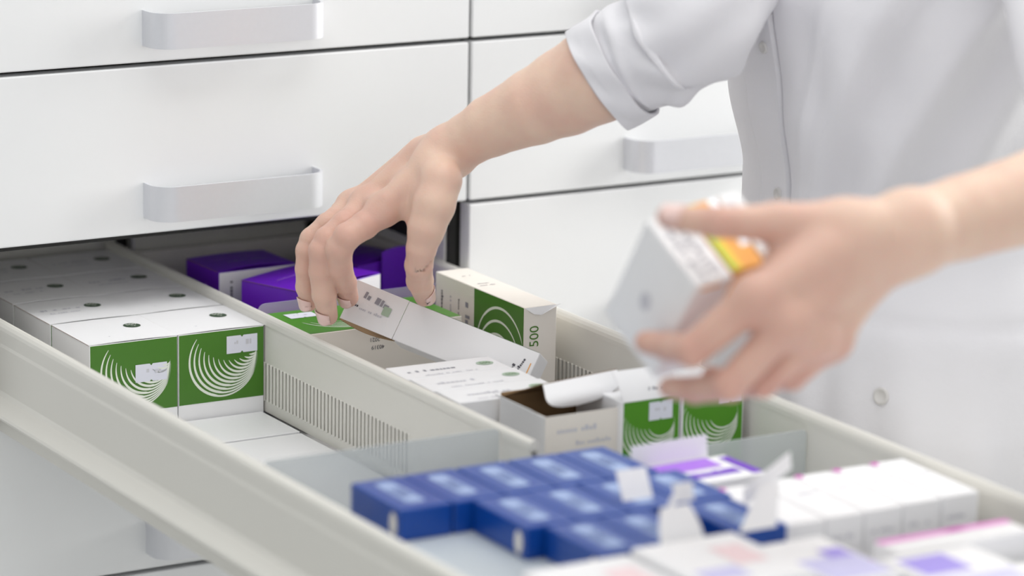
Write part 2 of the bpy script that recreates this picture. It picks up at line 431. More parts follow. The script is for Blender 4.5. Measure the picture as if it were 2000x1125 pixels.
# ------------------------------------------------------------------ cartons
def shell(name, loc, rot, W, D, H, col, bev=.0006, sides=None):
    """closed carton: own-coloured faces; origin at its front-left foot"""
    mb = MB(); mb.box((0, 0, 0), (W, D, H), col, bev, seg=1)
    F = faces_of(mb, W, D, H)
    for k, mt in (sides or {}).items():
        f = F[k]; w = D if k in ('left', 'right') else W; h = D if k == 'top' else H
        f.rect(.0004, .0004, w-.0004, h-.0004, mt, .00012)
    return mb, F
def place(o, loc, rot=0, M=None):
    if M is not None: o.matrix_world = M
    else: o.location = loc; o.rotation_euler = (0, 0, rot)
    return o
# --- green/white cartons in the left lane
def swirl_carton(with_sticker, smudge, seed, oval=True):
    W, D, H = .0900, .0905, .093
    mb, F = shell('', None, 0, W, D, H, 'card_white')
    f = F['front']; f.rect(.0005, .024, W-.0005, H-.0003, 'green', .0002)
    f.swirl(.0465, .064, .0362, 13, 'print_white', a0=140, a1=372, clip=(.001, .0255, W-.001, H-.0006), lift=.0004)
    o = mb.build('medicine_carton')
    def pr(L):
        L.oval(W*.74, D*.58, .0084, .0084, 'green_dark'); L.text('500', W*.74, D*.61, .0048, 'print_white', .0006, sx=1.1)
        L.text('mg', W*.74, D*.535, .0026, 'print_white', .0006)
        if smudge:
            for k in range(2): L.line(W*(.12+.05*k), D*(.52-.14*k), W*(.44-.1*k), .0058-.0025*k, 'print_soft', seed=seed+k)
        else: L.line(W*.30, D*.22, .003, .0018, 'print_soft', seed=seed)
    lid_slab(W, D, H, arch=.0009, parent=o, printer=pr)
    if with_sticker: sticker(F['front'], *with_sticker, .0325, .0172, o, seed)
    return o
fronts = [-.1045, -.0125, .0795, .1715]
names = ['nearest row', 'second row', 'third row', 'rearmost row']
for i, y in enumerate(fronts):
    for j, x in enumerate((-.4662, -.3758)):
        st = {(0, 0): (.0625, .061), (0, 1): (.0665, .078)}.get((i, j))
        o = swirl_carton(st, i >= 1 + (j == 1) and not (i == 0), 10*i+j)
        place(o, (x+(.0008 if j else 0), y+random.uniform(-.0004, .0004), ZF), math.radians(random.uniform(-.3, .3)))
        side = 'left' if j == 0 else 'right'
        lab = {0: {0: 'white and green carton nearest the drawer rim, price label low on its swirl',
                   1: 'white and green carton against the metal partition, price label high on its swirl'},
               }.get(i, {}).get(j) or 'white topped carton with dark oval, %s of the green block, %s column' % (names[i], side)
        tag(o, lab, 'medicine box', 'green and white cartons in the left lane')

for k, (y0, y1, z) in enumerate(((-.188, -.1075, .7735), (-.545, -.1905, .7725))):
    mb, F = shell('', None, 0, .2165, y1-y0, z-ZF, 'card_white'); o = mb.build('medicine_carton'); place(o, (-.505, y0, ZF))
    tag(o, ('flat blank carton lying just in front of the green cartons', 'large flat blank carton in the left lane, behind the clear divider')[k], 'medicine box')
# --- purple cartons at the back of the right lane
def purple_carton(BL, FL, FR, z, label, lidflap=False, H=None, whitefront=True):
    FLp, FRp, BLp = (onZ(*p, z) for p in (FL, FR, BL))
    x = (FRp-FLp); W = x.length; M = frame((FLp.x, FLp.y, ZF), x)
    D = abs((BLp-FLp).dot(Vector((M[0][1], M[1][1], M[2][1])))); H = z-ZF
    mb, F = shell('', None, 0, W, D, H, 'purple')
    if whitefront:
        F['front'].rect(.0005, .0005, W-.0005, H-.0004, 'card_white', .0002)
        F['front'].line(W*.15, H-.01, .022, .0042, 'print_dark', rot=-PI/2, seed=4)
        F['front'].line(W*.45, H-.012, .05, .003, 'print_grey', rot=-PI/2, seed=5); F['front'].line(W*.8, H-.012, .05, .0028, 'print_grey', rot=-PI/2, seed=8)
        F['front'].oval(W*.72, H-.022, .0022, .0024, 'print_dark', .0005)
    F['left'].line(D*.60, H-.016, .030, .006, 'purple_light', rot=-PI/2, seed=6); F['left'].line(D*.42, H-.020, .03, .003, 'purple_light', rot=-PI/2, seed=7)
    o = mb.build('medicine_carton'); place(o, None, M=M)
    def pr(L):
        L.line(W*.15, D*.6, W*.6, .004, 'purple_light', seed=9); L.line(W*.3, D*.4, W*.5, .002, 'green_pale', seed=11)
    lid_slab(W, D, H, 'purple', arch=.003, parent=o, edge='card_edge', printer=pr)
    tag(o, label, 'medicine box', 'purple cartons at the back of the right lane')
    return o, W, D, H
purple_carton((356, 507), (427, 533), (577, 515), .870, 'purple medicine carton with white front, farthest left against the metal partition')
purple_carton((513, 537), (597, 573), (743, 534), .872, 'purple medicine carton with white front, straight behind the fingers of the reaching hand')
o, W, D, H = purple_carton((640, 487), (700, 520), (795, 497), .862, 'purple medicine carton with a raised flap, behind the thumb of the reaching hand', whitefront=False)
mb = MB(); n = 10; vs = []
for j in (0, 1):
    for i in range(n+1):
        t = i/n; vs.append((W*.42+W*.56*t, -.004-.012*t*(1-j*.0), (H+.014*math.sin(PI*(.25+.5*t)) if j == 0 else H-.062)))
mb.add(vs+[(a, b+.0006, c) for a, b, c in vs], [[i, i+1, n+2+i, n+1+i] for i in range(n)]+[[2*n+2+i+1, 2*n+2+i, 3*n+3+i, 3*n+4+i] for i in range(n)]
       + [[i, 2*n+2+i, 2*n+3+i, i+1] for i in range(n)], 'purple')
mb.build('flap', o)

# --- green carton lying in front of the lilac divider, its green face up
W, D, H = .168, .092, .862-ZF
mb, F = shell('', None, 0, W, D, H, 'card_cream')
t = F['top']; t.rect(.0008, .0008, W-.0008, D-.0008, 'green_bright', .0002)
t.swirl(.060, .052, .044, 8, 'print_white', a0=-170, a1=20, clip=(.001, .001, W-.001, D-.001), wk=.055)
F['front'].text('40319', .0755, H-.0205, .0040, 'print_dark', rot=PI); F['front'].text('2021', .0725, H-.0128, .0040, 'print_dark', rot=PI)
o = mb.build('medicine_carton'); place(o, (-.2725, -.172, ZF), 0)
sticker(Face(MB(), (0, 0, H), (1, 0, 0), (0, 1, 0)), .029, .070, .030, .018, o, 31)
tag(o, 'green topped carton with upside-down numbers 2021 and 40319 on its end', 'medicine box')

# --- the tall narrow carton marked 500
W, D, H = .036, .172, .885-ZF
mb, F = shell('', None, 0, W, D, H, 'card_cream')
l = F['left']; zt = H
l.rect(.077, .016, D-.001, H-.0006, 'green', .0002)
l.swirl(.128, H-.055, .046, 6, 'print_white', a0=12, a1=250, clip=(.079, .018, D-.003, H-.002), wk=.06, step=.15)
l.line(.012, H-.016, .04, .0042, 'print_dark', rot=-PI/2, seed=14); l.line(.030, H-.018, .03, .0026, 'print_grey', rot=-PI/2, seed=15)
l.line(.046, H-.018, .03, .0026, 'print_dark', rot=-PI/2, seed=16); l.line(.060, H-.018, .05, .009, 'print_grey', rot=-PI/2, seed=17)
F['front'].text('500', .0110, H-.029, .0100, 'green', rot=-PI/2+PI, sx=1.0)
t = F['top']; t.line(.010, .105, .012, .0028, 'print_grey', seed=18); t.line(.008, .097, .016, .0028, 'print_grey', seed=19); t.line(.012, .14, .010, .0026, 'print_grey', seed=20)
o = mb.build('medicine_carton'); place(o, (-.0825, -.2525, ZF), 0)
mb = MB(); mb.add([(0, -.0006, H-.0004), (W, -.0006, H), (W+.003, -.004, H+.0012), (.001, -.001, H+.0006), (.010, -.0014, H-.007), (.018, -.0014, H-.0085)],
                  [[0, 4, 5, 2, 1]], 'card_white'); mb.build('flap', o)
tag(o, 'tall narrow white carton marked 500 in green, standing against the right drawer wall', 'medicine box')

# --- row of white cartons seen from above, three in a row
for k in range(3):
    W, D, H = .106, .0445, .862-ZF
    mb, F = shell('', None, 0, W, D, H, 'card_white')
    t = F['top']; t.oval(W*.86, D*.52, .0085, .0068, 'green_pale'); t.text('500', W*.86, D*.52, .0050, 'green', .0006)
    t.line(W*.10+.004*k, D*.42, W*.42, .0055, 'print_soft' if k else 'print_grey', seed=40+k)
    t.line(W*.2, D*.10, W*.5, .003, 'print_soft', seed=50+k)
    F['front'].line(W*.5, H*.80, W*.2, .006, 'print_dark', seed=44)
    o = mb.build('medicine_carton'); place(o, (-.2685+.001*k, -.3595-.0455*k, ZF), math.radians(-2))
    nm = ['farthest of three from the camera', 'middle one of three', 'nearest of three, by the opened carton'][k]
    tag(o, 'white carton with a pale green oval on top, %s' % nm, 'medicine box', 'white cartons in a row against the partition')

# --- opened carton with brown inside
W, D, H = .078, .078, .866-ZF; th = .0007
root = empty('medicine_carton', (-.2315, -.5385, ZF)); tag(root, 'opened white medicine carton showing its brown inside, tongue flap bent up', 'medicine box')
mb = MB()
mb.box((0, 0, 0), (W, th, H), 'card_cream'); mb.box((0, D-th, 0), (W, D, H), 'card_cream'); mb.box((0, th, 0), (th, D-th, H), 'card_white')
mb.box((W-th, th, 0), (W, D-th, H), 'card_cream'); mb.box((th, th, 0), (W-th, D-th, th), 'kraft')
mb.box((th, D-2*th, th), (W-th, D-th, H+.004), 'kraft'); mb.box((W-2*th, 2*th, th), (W-th, D-2*th, H), 'kraft')
mb.box((th, th, th), (W-th, th*2, H-.0005), 'kraft'); mb.box((th, 2*th, th), (2*th, D-2*th, H), 'kraft')
F = Face(mb, (0, 0, 0), (1, 0, 0), (0, 0, 1)); F.line(W*.15, H*.84, W*.5, .005, 'print_soft', seed=61); F.line(W*.35, H*.72, W*.5, .004, 'print_soft', seed=62)
mb.build('carton_body', root)
def sheet(pts_fn, nu, nv, mt, mt2, name, parent, thick=.0006, smooth=True):
    mb = MB(); P = [[Vector(pts_fn(i/nu, j/nv)) for i in range(nu+1)] for j in range(nv+1)]
    nrm = (P[0][nu]-P[0][0]).cross(P[nv][0]-P[0][0]).normalized()
    a = [p for r in P for p in r]; b = [p-nrm*thick for p in a]; N = nu+1
    q = [[j*N+i, j*N+i+1, (j+1)*N+i+1, (j+1)*N+i] for j in range(nv) for i in range(nu)]
    mb.add(a, q, mt, smooth); mb.add(b, [list(reversed(x)) for x in q], mt2, smooth)
    rim = [(0, i, 0, i+1) for i in range(nu)]
    mb.add(a+b, [[j*N+i, j*N+i+1, j*N+i+1+len(a), j*N+i+len(a)] for j in (0, nv) for i in range(nu)] +
           [[j*N+i, (j+1)*N+i, (j+1)*N+i+len(a), j*N+i+len(a)] for i in (0, nu) for j in range(nv)], mt)
    return mb
# tongue flap: lid folded back, its rounded tongue hanging forward over the opening
TL, TR, BM = (onY(1058, 752, -.497), onY(1206, 722, -.497), onY(1128, 792, -.513)); RO = Vector((-.2315, -.5385, ZF))
def tongue(u, v):
    k = math.sqrt(max(0, 1-max(0, (v-.25)/.75)**2.4)); top = TL.lerp(TR, .5+(u-.5)*max(.04, k)*.98)
    q = top+(BM-TL.lerp(TR, .5))*v; q.y -= .006*math.sin(PI*v)
    return tuple(q-RO)
def lidback(u, v):
    q = Vector((-.2315+.001+W*.98*u, -.4612, .866)).lerp(TL.lerp(TR, u)+Vector((0, .001, 0)), v); return tuple(q-RO)
sheet(lidback, 8, 4, 'kraft', 'card_white', 'f', root).build('flap', root)
sheet(tongue, 14, 16, 'kraft', 'card_white', 'flap', root).build('flap', root)
mb = sheet(lambda u, v: (-.001-.012*v, D*(1-u)*(1-.18*v)+.004*v, H-.0005+.0075*v), 6, 4, 'card_white', 'card_white', 'f', root); mb.build('flap', root)

# --- two green cartons with a white lid beside the right wall
for k, (x, w) in enumerate(((-.158, .0605), (-.0955, .0655))):
    D, H = .076, (.8725-ZF)
    mb, F = shell('', None, 0, w, D, H, 'card_white')
    f = F['front']; f.rect(.0015, .022, w-.0012, H-.0012, 'green_bright', .0002)
    f.swirl(w*.46, H-.0285, w*.46, 8, 'print_white', a0=150, a1=385, clip=(.002, .023, w-.002, H-.002), wk=.06)
    o = mb.build('medicine_carton'); place(o, (x, -.5455, ZF), 0)
    sticker(F['front'], w*(.66 if k == 0 else .78), H-(.012 if k == 0 else .006), .0245, .0165, o, 70+k)
    if k == 0:
        m2 = sheet(lambda u, v: (w*.02+w*.97*u-.003*v, -.0006+.004*math.sin(PI*v*.6)+.012*v*v, H-.0006+.0285*v-.004*v*v), 6, 8, 'card_white', 'card_white', 'lid', o, smooth=True)
        Fl = Face(m2, (0, -.0016, H), (1, 0, 0), (0, .05, 1)); Fl.line(w*.42, .008, w*.45, .003, 'print_grey', seed=80, lift=.001)
        m2.build('lid', o)
    tag(o, ('bright green medicine carton with raised white lid, beside the opened carton', 'bright green medicine carton with white swirl, tucked in the corner by the right drawer wall')[k], 'medicine box', 'bright green cartons in the right lane')

# --- purple carton with white flap behind the blue block
M = frame((*onZ(1232, 918, .862).xy, ZF), (1, .06, 0)); W, D, H = .078, .060, .862-ZF
mb, F = shell('', None, 0, W, D, H, 'card_white')
F['top'].rect(.001, D*.55, W-.02, D-.001, 'purple_light', .0003); F['top'].rect(.006, .012, W*.80, D*.42, 'purple', .0003); F['top'].rect(W*.86, .004, W-.001, D*.9, 'purple', .0004)
F['top'].line(W*.3, D*.35, W*.3, .004, 'card_white', seed=84, lift=.0006)
o = mb.build('medicine_carton'); place(o, (-.2215, -.7305, ZF), math.radians(2))
o.location = (-.2270, -.7560, ZF)
m2 = sheet(lambda u, v: (-.0145+W*.98*u, D+.001+.002*v, H+.0200*v-.001), 6, 3, 'card_white', 'card_white', 'f', o); m2.build('flap', o)
tag(o, 'white and purple medicine carton with upright white flap, behind the blue cartons', 'medicine box')

# --- pale support cartons below the blue layer
for k, (x0, x1, y0, y1) in enumerate(((-.504, -.395, -.905, -.655), (-.393, -.284, -.905, -.655), (-.282, -.232, -.905, -.75))):
    mb, F = shell('', None, 0, x1-x0, y1-y0, .8445-ZF, 'card_grey'); o = mb.build('medicine_carton'); place(o, (x0, y0, ZF))
    tag(o, ('plain pale carton lying under the blue cartons beside the left drawer rim', 'plain pale carton under the middle of the blue cartons', 'plain pale carton under the right end of the blue cartons')[k], 'medicine box')
# --- blue cartons
def blue_carton(flap=None):
    W, D, H = .0465, .0825, .0265
    mb, F = shell('', None, 0, W, D, H, 'blue', .0012)
    t = F['top']; t.rect(W*.30, D*.16, W*.66, D*.86, 'blue_label', r=.005)
    t.text('500', W*.48, D*.5, .011, 'blue', .0006, rot=-PI/2)
    F['left'].oval(D*.86, H*.45, .0055, .0095, 'card_cream')
    o = mb.build('medicine_carton')
    if flap == 'square':
        sheet(lambda u, v: (W*.15+W*.60*u, D*.30+.012*v, H+.022*v), 4, 4, 'card_white', 'card_white', 'f', o).build('flap', o)
    if flap == 'tongue':
        sheet(lambda u, v: (W*.08+W*.84*u*(1-.35*v*v)+W*.14*v*v, -.001+.012*v, H+.026*v), 6, 8, 'card_white', 'card_white', 'f', o).build('flap', o)
        sheet(lambda u, v: (W*.50+.006*u+.022*v, D*.25+.020*v+.006*math.sin(PI*v), H+.026*v*(2-v)), 2, 8, 'card_white', 'card_white', 'f', o).build('flap', o)
        sheet(lambda u, v: (W*.50+.018+.018*u, D*.25+.018+.004*v, H+.018+.014*v), 4, 4, 'card_white', 'card_white', 'f', o).build('flap', o)
    if flap == 'lean':
        sheet(lambda u, v: (W*.02+W*.74*u*(1-.45*v)+W*.62*v, -.0005+.016*v, H+.030*v), 6, 6, 'card_white', 'card_white', 'f', o).build('flap', o)
        sheet(lambda u, v: (W*.55+.052*u, D*.35+.012*u+.003*v, H+.010+.020*u+.013*v), 8, 3, 'card_white', 'card_white', 'f', o).build('flap', o)
    return o
order = ['first', 'second', 'third', 'fourth', 'fifth']
ZB = .8447
def blue_at(x, y, label, flap=None, rot=0):
    o = blue_carton(flap); place(o, (x, y, ZB), math.radians(rot)); tag(o, label, 'medicine box', 'blue cartons in the front of the drawer')
for i in range(5):
    blue_at(-.4815+.048*i, -.7345, 'flat blue medicine carton, %s from the left in the rear row' % order[i], rot=random.uniform(-.6, .6))
for i in range(4):
    blue_at(-.4185+.048*i, -.8195, 'flat blue carton, %s from the left in the middle row%s' % (order[i], ', white square flap' if i == 2 else ''), 'square' if i == 2 else None, rot=random.uniform(-.6, .6))
blue_at(-.4035, -.9045, 'flat blue medicine carton at the left end of the front row')
blue_at(-.3555, -.9045, 'flat blue medicine carton in the front row with a rounded white tongue flap', 'tongue')
blue_at(-.2815, -.9045, 'flat blue carton at the right end of the front row, leaning white flap', 'lean')

# --- small white cartons with magenta corners
for i in range(5):
    W, D, H = .0365, .104, .870-ZF
    mb, F = shell('', None, 0, W, D, H, 'card_white', .0015)
    F['top'].rect(.001, D-.008, .008, D-.001, 'magenta'); F['top'].line(W*.35, D*.55, W*.4, .006, 'print_soft', seed=90+i)
    F['front'].rect(.001, .059, W-.001, .065, 'pink'); F['front'].line(.006, H-.02, W*.6, .004, 'print_soft', seed=95+i)
    o = mb.build('medicine_carton'); place(o, (-.2335+.0385*i, -.9000+.001*i, ZF), math.radians(-1.5))
    tag(o, 'small white carton with magenta corner, %s from left in its row' % order[i], 'medicine box', 'small white cartons with magenta corners')
# --- white and pink carton at the right front
W, D, H = .128, .033, .870-ZF
mb, F = shell('', None, 0, W, D, H, 'card_white', .0015)
F['top'].rect(.001, D-.010, W-.001, D-.001, 'pink'); F['top'].rect(W*.52, D-.010, W*.64, D-.001, 'magenta', .0004); F['front'].rect(.002, .004, W-.002, .054, 'pink')
o = mb.build('medicine_carton'); place(o, (-.2005, -1.0000, ZF), 0)
tag(o, 'white medicine carton edged in pink, lowest right in the drawer', 'medicine box')
# --- pale cartons along the near edge of the picture
def pale(x, y, w, d, z, deco, label, rot=0):
    mb, F = shell('', None, 0, w, d, z-ZF, 'card_white', .0015)
    t = F['top']
    if deco == 'rose': t.rect(w*.55, d*.35, w*.85, d*.75, 'pink_soft'); t.rect(w*.1, d*.1, w*.5, d*.35, 'lavender')
    if deco == 'lav': t.rect(w*.06, d*.06, w*.94, d*.55, 'lavender'); t.rect(w*.55, d*.5, w*.9, d*.7, 'violet_print', .0004)
    if deco == 'vio': t.rect(w*.1, d*.5, w*.6, d*.9, 'violet_print'); t.rect(w*.1, d*.1, w*.9, d*.4, 'lavender')
    o = mb.build('medicine_carton'); place(o, (x, y, ZF), math.radians(rot)); tag(o, label, 'medicine box')
mat('pink_soft', (244, 218, 222), .45, noise=.02)
pale(-.478, -1.02, .092, .108, .872, 'rose', 'white medicine carton in the near left corner, in front of the blue cartons')
pale(-.384, -1.02, .092, .108, .876, 'rose', 'white medicine carton with a faint rose patch, in front of the white tongue flap')
pale(-.290, -1.045, .060, .105, .872, 'lav', 'white and lavender medicine carton on the bottom edge of the view')
pale(-.227, -1.11, .085, .100, .872, 'vio', 'white carton with violet print in the near right, in front of the pink edged one')
pale(-.138, -1.11, .100, .100, .850, 'lav', 'white carton with lavender top, in the drawer corner nearest the camera')

# ------------------------------------------------------------------ person: smooth-union solid sampled to one mesh
def sd_cone(P, a, b, ra, rb):
    a = np.asarray(a); b = np.asarray(b); ab = b-a; L2 = ab@ab
    t = np.clip(((P-a)@ab)/L2, 0, 1) if L2 > 1e-12 else np.zeros(P.shape[:-1])
    d = np.linalg.norm(P-(a+t[..., None]*ab), axis=-1)
    return d-(ra+(rb-ra)*t)
def smin(a, b, k):
    h = np.clip(.5+.5*(b-a)/k, 0, 1); return b*(1-h)+a*h-k*h*(1-h)
class Field:
    def __init__(s, lo, hi, h):
        s.lo = np.array(lo, float); s.h = h
        s.n = np.ceil((np.array(hi)-s.lo)/h).astype(int)+1
        s.d = np.full(s.n, .08, np.float32)
    def sub(s, lo, hi):
        i0 = np.clip(np.floor((np.array(lo)-s.lo)/s.h).astype(int), 0, s.n-1); i1 = np.clip(np.ceil((np.array(hi)-s.lo)/s.h).astype(int)+1, 1, s.n)
        ax = [s.lo[i]+np.arange(i0[i], i1[i])*s.h for i in range(3)]
        return tuple(slice(i0[i], i1[i]) for i in range(3)), np.stack(np.meshgrid(*ax, indexing='ij'), -1)
    def blank(s): return np.full(s.n, .08, np.float32)
    def cone(s, arr, a, b, ra, rb, k, sign=1):
        m = max(ra, rb)+max(k, .004)*1.5+s.h*2
        lo = np.minimum(a, b)-m; hi = np.maximum(a, b)+m
        sl, P = s.sub(lo, hi); v = sd_cone(P, a, b, ra, rb).astype(np.float32)
        if sign > 0: arr[sl] = smin(arr[sl], v, k)
        else: arr[sl] = -smin(-arr[sl], v, k)
    def mesh(s):
        d = s.d; ins = d < 0; n = s.n
        c = [d[i:n[0]-1+i, j:n[1]-1+j, k:n[2]-1+k] for i in (0, 1) for j in (0, 1) for k in (0, 1)]
        ci = sum((x < 0).astype(np.int8) for x in c); act = (ci > 0) & (ci < 8)
        idx = -np.ones(act.shape, np.int64); I, J, K = np.nonzero(act); idx[I, J, K] = np.arange(len(I))
        vals = [x[I, J, K] for x in c]
        acc = np.zeros((len(I), 3)); cnt = np.zeros(len(I))
        corners = [(i, j, k) for i in (0, 1) for j in (0, 1) for k in (0, 1)]
        for a in range(8):
            for b in range(a+1, 8):
                da = np.array(corners[b])-np.array(corners[a])
                if np.abs(da).sum() != 1: continue
                va, vb = vals[a], vals[b]; cr = (va < 0) != (vb < 0)
                t = np.where(cr, va/np.where(cr, va-vb, 1), 0)
                acc += np.where(cr[:, None], np.array(corners[a])+t[:, None]*da, 0); cnt += cr
        V = s.lo+(np.stack([I, J, K], 1)+acc/cnt[:, None])*s.h
        F = []
        for ax in range(3):
            o = [0, 0, 0]; o[ax] = 1
            A = ins[:n[0]-o[0], :n[1]-o[1], :n[2]-o[2]]; B = ins[o[0]:, o[1]:, o[2]:]
            X = np.stack(np.nonzero(A != B), 1); u, w = [q for q in range(3) if q != ax]
            X = X[(X[:, u] > 0) & (X[:, w] > 0) & (X[:, u] < n[u]-1) & (X[:, w] < n[w]-1)]
            def g(du, dw):
                Y = X.copy(); Y[:, u] -= du; Y[:, w] -= dw; return idx[Y[:, 0], Y[:, 1], Y[:, 2]]
            q = np.stack([g(0, 0), g(1, 0), g(1, 1), g(0, 1)], 1)
            fl = A[X[:, 0], X[:, 1], X[:, 2]] ^ (ax == 1)
            q[fl] = q[fl][:, ::-1]
            F.append(q)
        F = np.concatenate(F); F = F[(F >= 0).all(1)]
        return V, F[:, ::-1]
def npv(v): return np.array(v)
def hand_field(f, palm, fingers, arm, kp=.009, fj=.0055, sep=.0012, creases=()):
    """palm: cones; arm: cones; fingers: chains of (pos, r)"""
    base = f.blank()
    for (a, ra), (b, rb) in arm: f.cone(base, npv(a), npv(b), ra, rb, .003)
    for (a, ra), (b, rb) in palm: f.cone(base, npv(a), npv(b), ra, rb, kp)
    out = base.copy()
    for ch in fingers:
        g = f.blank()
        for (a, ra), (b, rb) in zip(ch[:-1], ch[1:]): f.cone(g, npv(a), npv(b), ra, rb, .0015)
        for (p, r) in ch[1:-1]: f.cone(g, npv(p), npv(p)+1e-5, r*1.02, r*1.02, .002)   # joint swell
        g = smin(g, base, fj*1.6)
        out = smin(out, g, sep)
    for a, b, r in creases: f.cone(out, npv(a), npv(b), r, r, .0012, -1)
    f.d = out
bodyV = []; bodyF = []; blush = []
def add_body(V, F, B=None):
    o = sum(len(v) for v in bodyV); bodyV.append(V); bodyF.append(F+o); blush.append(np.zeros(len(V)) if B is None else B)
def blush_at(V, pts, r):
    b = np.zeros(len(V))
    for p, w in pts: b = np.maximum(b, w*np.exp(-((V-npv(p))**2).sum(1)/(r*r)))
    return b
def handblush(V, c, r, w): return w*np.clip(1.4-np.linalg.norm(V-npv(c), axis=1)/r, 0, 1)
def hp(px, py, d, rpx):  # landmark: picture position, distance, radius seen in pixels
    return (onD(px, py, d), rpx*d/FPX)

# ---- right arm and hand (reaching into the drawer)
Rel = hp(1345, 44, 3.05, 84); Rf1 = hp(1165, 148, 3.075, 92); Rf1b = hp(1105, 180, 3.09, 84); Rf2 = hp(1045, 208, 3.10, 73); Rf3 = hp(960, 246, 3.125, 58); Rf4 = hp(915, 272, 3.14, 50); Rwr = hp(878, 297, 3.15, 46)
arm = [(Rel, Rf1), (Rf1, Rf1b), (Rf1b, Rf2), (Rf2, Rf3), (Rf3, Rf4), (Rf4, Rwr)]
mI = hp(752, 408, 3.145, 28); mM = hp(716, 398, 3.180, 26); mR = hp(688, 402, 3.215, 24); mP = hp(672, 415, 3.245, 20)
c1 = hp(846, 322, 3.145, 36); c2 = hp(828, 306, 3.175, 34); c3 = hp(822, 312, 3.20, 32)
tC = hp(862, 352, 3.120, 35); tCb = hp(848, 400, 3.115, 36.5); tM = hp(833, 446, 3.115, 33); tMb = hp(823, 485, 3.12, 29); tI = hp(818, 518, 3.13, 27); tIb = hp(820, 548, 3.152, 26); tT = hp(829, 579, 3.175, 20)
palm = [(Rwr, c1), (Rwr, c2), (Rwr, c3), (c1, mI), (c2, mM), (c3, mR), (c3, mP), (mI, mM), (mM, mR), (mR, mP), (c1, tC), (tC, tCb), (tCb, tM), (hp(822, 330, 3.1395, 9), hp(758, 388, 3.1355, 9)), (hp(800, 365, 3.16, 34), hp(760, 385, 3.20, 30)),
        (hp(835, 380, 3.135, 34), hp(795, 400, 3.150, 24)), (hp(812, 410, 3.14, 24), hp(812, 440, 3.135, 16))]
fI = [mI, hp(712, 440, 3.138, 27), hp(678, 462, 3.13, 26.5), hp(663, 486, 3.135, 26), hp(664, 520, 3.15, 24), hp(673, 552, 3.175, 23), hp(681, 581, 3.192, 19.5)]
fM = [mM, hp(672, 440, 3.155, 26), hp(640, 468, 3.150, 25.5), hp(628, 490, 3.150, 25), hp(627, 530, 3.158, 23.5), hp(633, 575, 3.168, 23.5), hp(641, 617, 3.185, 19)]
fR = [mR, hp(640, 440, 3.185, 24), hp(610, 468, 3.185, 24), hp(601, 490, 3.185, 23), hp(598, 525, 3.19, 21), hp(599, 560, 3.20, 21), hp(603, 592, 3.21, 17)]
fP = [mP, hp(622, 466, 3.235, 18), hp(610, 515, 3.24, 16), hp(608, 555, 3.245, 14)]
thumb = [tM, tMb, tI, tIb, tT]
def bounds(items, pad=.02):
    P = np.array([npv(p)-r for p, r in items]+[npv(p)+r for p, r in items]); return P.min(0)-pad, P.max(0)+pad
allp = [Rel, Rf1, Rf2, Rf3, Rwr, mI, mM, mR, mP, c1, c2, c3, tC, tM, tI, tT]+fI+fM+fR+fP+thumb
lo, hi = bounds(allp)
f = Field(lo, hi, .0012); 
def crease(x0, y0, x1, y1, d, r=.0009): return (onD(x0, y0, d), onD(x1, y1, d), r)
cr = [crease(812, 505+k*7.5, 841-k*.8, 503+k*8, 3.13-.0112+.0004*k, .0016) for k in range(4)]
hand_field(f, palm, [fI, fM, fR, fP, thumb], arm, creases=cr)
V, F = f.mesh()
add_body(V, F, blush_at(V, [(p[0], .55) for ch in (fI, fM, fR, fP) for p in ch[1:]]+[(p[0], .4) for p in (mI, mM, mR)]+[(tT[0], .6), (tI[0], .35)], .013)*.75+handblush(V, onD(720, 460, 3.16), .075, .28))
tipsR = [(fI, (.35, -.0)), (fM, (0, 0)), (fR, (0, 0)), (thumb, (0, 0))]

# ---- left arm and hand (holding a carton)
D0 = 2.50
Lel = hp(2190, 318, D0+.20, 112); Lf1 = hp(2020, 385, D0+.12, 88); Lf2 = hp(1880, 425, D0+.08, 80); Lwr = hp(1775, 455, D0+.05, 76)
armL = [(Lel, Lf1), (Lf1, Lf2), (Lf2, Lwr)]
nI = hp(1478, 582, D0-.005, 42); nM = hp(1535, 632, D0+.0, 38); nR = hp(1585, 660, D0+.02, 36); nP = hp(1625, 665, D0+.045, 34)
b1 = hp(1680, 462, D0+.035, 64); b2 = hp(1685, 500, D0+.045, 62); b3 = hp(1672, 540, D0+.06, 56)
uC = hp(1640, 446, D0+.035, 52); uM = hp(1520, 436, D0+.02, 38); uI = hp(1400, 434, D0+.0, 31); uT = hp(1304, 424, D0+.012, 23)
palmL = [(Lwr, b1), (Lwr, b2), (Lwr, b3), (b1, nI), (b2, nM), (b3, nR), (b3, nP), (nI, nM), (nM, nR), (nR, nP), (b1, uC), (uC, uM), (hp(1590, 500, D0+.025, 55), hp(1530, 520, D0+.02, 42))]
gI = [nI, hp(1352, 684, D0+.005, 33), hp(1305, 676, D0+.040, 28), hp(1262, 668, D0+.055, 23)]
gM = [nM, hp(1425, 752, D0+.0, 32), hp(1358, 762, D0+.045, 27), hp(1308, 757, D0+.070, 22)]
gR = [nR, hp(1490, 748, D0+.025, 29), hp(1432, 752, D0+.075, 25), hp(1390, 735, D0+.095, 21)]
gP = [nP, hp(1548, 738, D0+.055, 25), hp(1500, 742, D0+.095, 22), hp(1462, 725, D0+.11, 18)]
thL = [uM, uI, uT]
allp = [Lel, Lf1, Lf2, Lwr, nI, nM, nR, nP, b1, b2, b3, uC, uM, uI, uT]+gI+gM+gR+gP
lo, hi = bounds(allp)
f = Field(lo, hi, .0018); hand_field(f, palmL, [gI, gM, gR, gP, thL], armL, kp=.010)
V, F = f.mesh()
